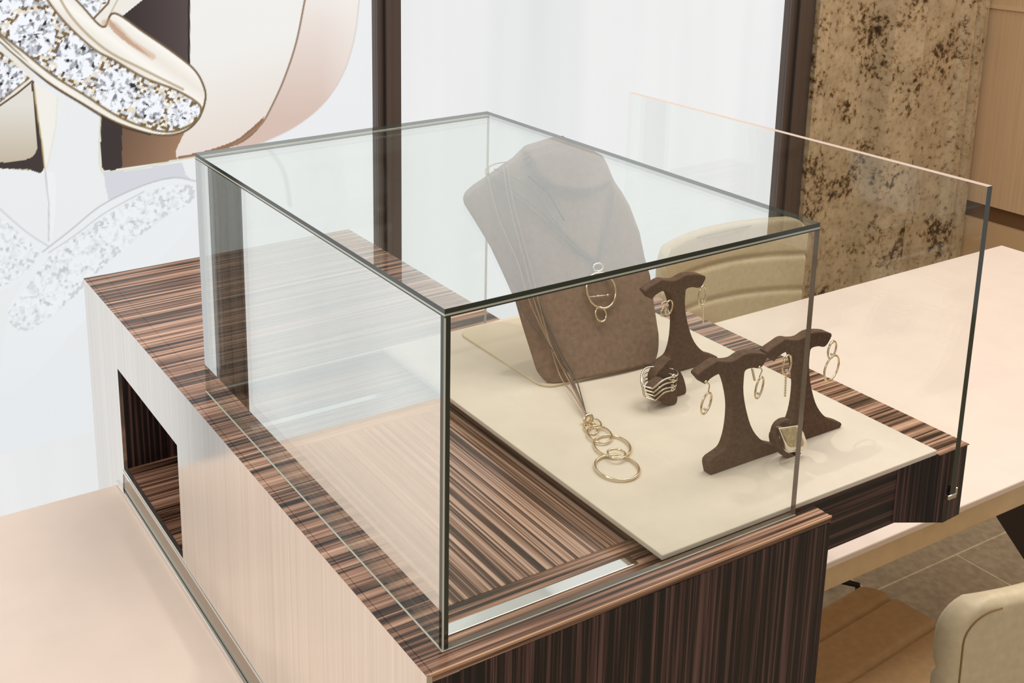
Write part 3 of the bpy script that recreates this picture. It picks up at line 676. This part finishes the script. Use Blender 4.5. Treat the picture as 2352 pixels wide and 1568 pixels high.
bm = bmesh.new(); tube(bm, ellipse(at(1812, 1010, 1, ysq+.006), Vector((.010, 0, 0)), Vector((0, 0.009, .008)), 32), .0010, True, 6)
for v in bm.verts: v.co.z = max(v.co.z, ZB+.0006)
obj('shank', bm, silver, sq, smooth=True)

# ---------------------------------------------------------------- chairs
def rrect(w0, w1, z0, z1, r, n=8, bottom=True):
    pts = []
    cs = [((w1-r), (z1-r), 0), ((w0+r), (z1-r), 90)]
    for cx, cz, a0 in cs:
        for k in range(n+1): a = math.radians(a0+90*k/n); pts.append((cx+r*math.cos(a), cz+r*math.sin(a)))
    rb = .02
    for cx, cz, a0 in [((w0+rb), (z0+rb), 180), ((w1-rb), (z0+rb), 270)]:
        for k in range(4): a = math.radians(a0+90*k/3); pts.append((cx+rb*math.cos(a), cz+rb*math.sin(a)))
    return pts
def pad(u0, u1, v0, v1, th, grooves, curve, r, map_, lastr=.02):
    "padded panel: grid over a rounded rectangle, grooves run along u"
    bm = bmesh.new(); NU, NV = 60, 90; fr, bk = [], []
    for j in range(NV+1):
        v = v0+(v1-v0)*j/NV; a, b_ = [], []
        # half width shrinks at rounded corners
        def inset(d, rr): return rr-math.sqrt(max(0, rr*rr-(rr-d)**2)) if d < rr else 0
        ins = max(inset(v1-v, r), inset(v-v0, lastr)); ins = min(ins, r*.98 if v > (v0+v1)/2 else lastr*.98)
        for i in range(NU+1):
            s = i/NU; ss = .5-.5*math.cos(math.pi*s); u = (u0+ins)+(u1-u0-2*ins)*ss
            e = min(1, min(u-u0-ins, u1-ins-u)/.008, ); e = math.sqrt(max(0, 1-(1-max(e, 0))**2)); ev = min(1, (v1-v)/.010, (v-v0)/.010); ev = math.sqrt(max(0, 1-(1-max(ev, 0))**2)); e = min(e, ev)
            g = sum(.0070*math.exp(-((v-q)/.0055)**2) for q in grooves)
            w = th/2*e
            a.append(bm.verts.new(map_(u, v, w-g*e, curve))); b_.append(bm.verts.new(map_(u, v, -w, curve)))
        fr.append(a); bk.append(b_)
    for G in (fr, bk):
        for j in range(NV):
            for i in range(NU): bm.faces.new((G[j][i], G[j][i+1], G[j+1][i+1], G[j+1][i]))
    bmesh.ops.remove_doubles(bm, verts=bm.verts, dist=1e-5)
    return bm
def make_chair(label):
    "local frame: chair faces +y, seat centre at the origin, floor at z 0"
    c = thing('chair', label, 'chair', (0, 0, 0), 'cream leather channelled chairs'); ORG[c.name] = Vector()
    hw = .22; hb = .24
    def mb(u, v, w, cv): return Vector((u, -.248+w+1.0*u*u+.02*(v-.6), v))   # backrest wraps forward at its sides
    o = obj('backrest', pad(-hb, hb, .36, .842, .028, (.58, .666, .752), 1, .05, mb), leather, c, smooth=True)
    bm = bmesh.new()
    for off in (.011,):
        P = []
        for u, v in rrect(-hb+off, hb-off, .36+off, .842-off, .040): P.append(mb(u, v, -.0143, 1))
        tube(bm, P, .0011, True, 6)
    obj('piping', bm, stitch, o, smooth=True)
    def ms(u, v, w, cv): return Vector((u, v, .445+w))
    obj('seat', pad(-hw, hw, -.19, .18, .06, (-.11, -.03, .05, .13), 0, .045, ms), shadeleather, c, smooth=True)
    bm = bmesh.new(); tube(bm, [(-hw+.02, .17, .405), (hw-.02, .17, .405), (hw-.02, -.2, .405), (-hw+.02, -.2, .405)], .009, True, 4)
    obj('seat_frame', bm, blackmetal, c)
    bm = bmesh.new(); tube(bm, [(hw-.02, .168, .405), (hw+.004, .188, .425), (hw+.004, .196, .452), (hw-.022, .214, .460)], .0055, False, 6)
    obj('bracket', bm, blackmetal, c)
    for sx in (-1, 1):
        x = sx*(hw-.03); bm = bmesh.new(); tube(bm, spline([(x, -.16, .402), (x, -.18, .30), (x, -.19, .10), (x, -.18, .02), (x, -.14, .0095), (x, .0, .0095)], 5), .009, False, 8); obj('leg', bm, blackmetal, c)
    return c
chA = make_chair('cream leather chair seen from behind at the lower right corner')
chA.location = (.905, .215, ZF); chA.rotation_euler.z = math.radians(5)
chB = copy_tree(chA); chB['label'] = 'cream leather chair with ribbed back behind the table, facing us'
chB.location = (1.440, .862, ZF); chB.rotation_euler.z = math.pi; chB.scale = (.92, 1, 1)
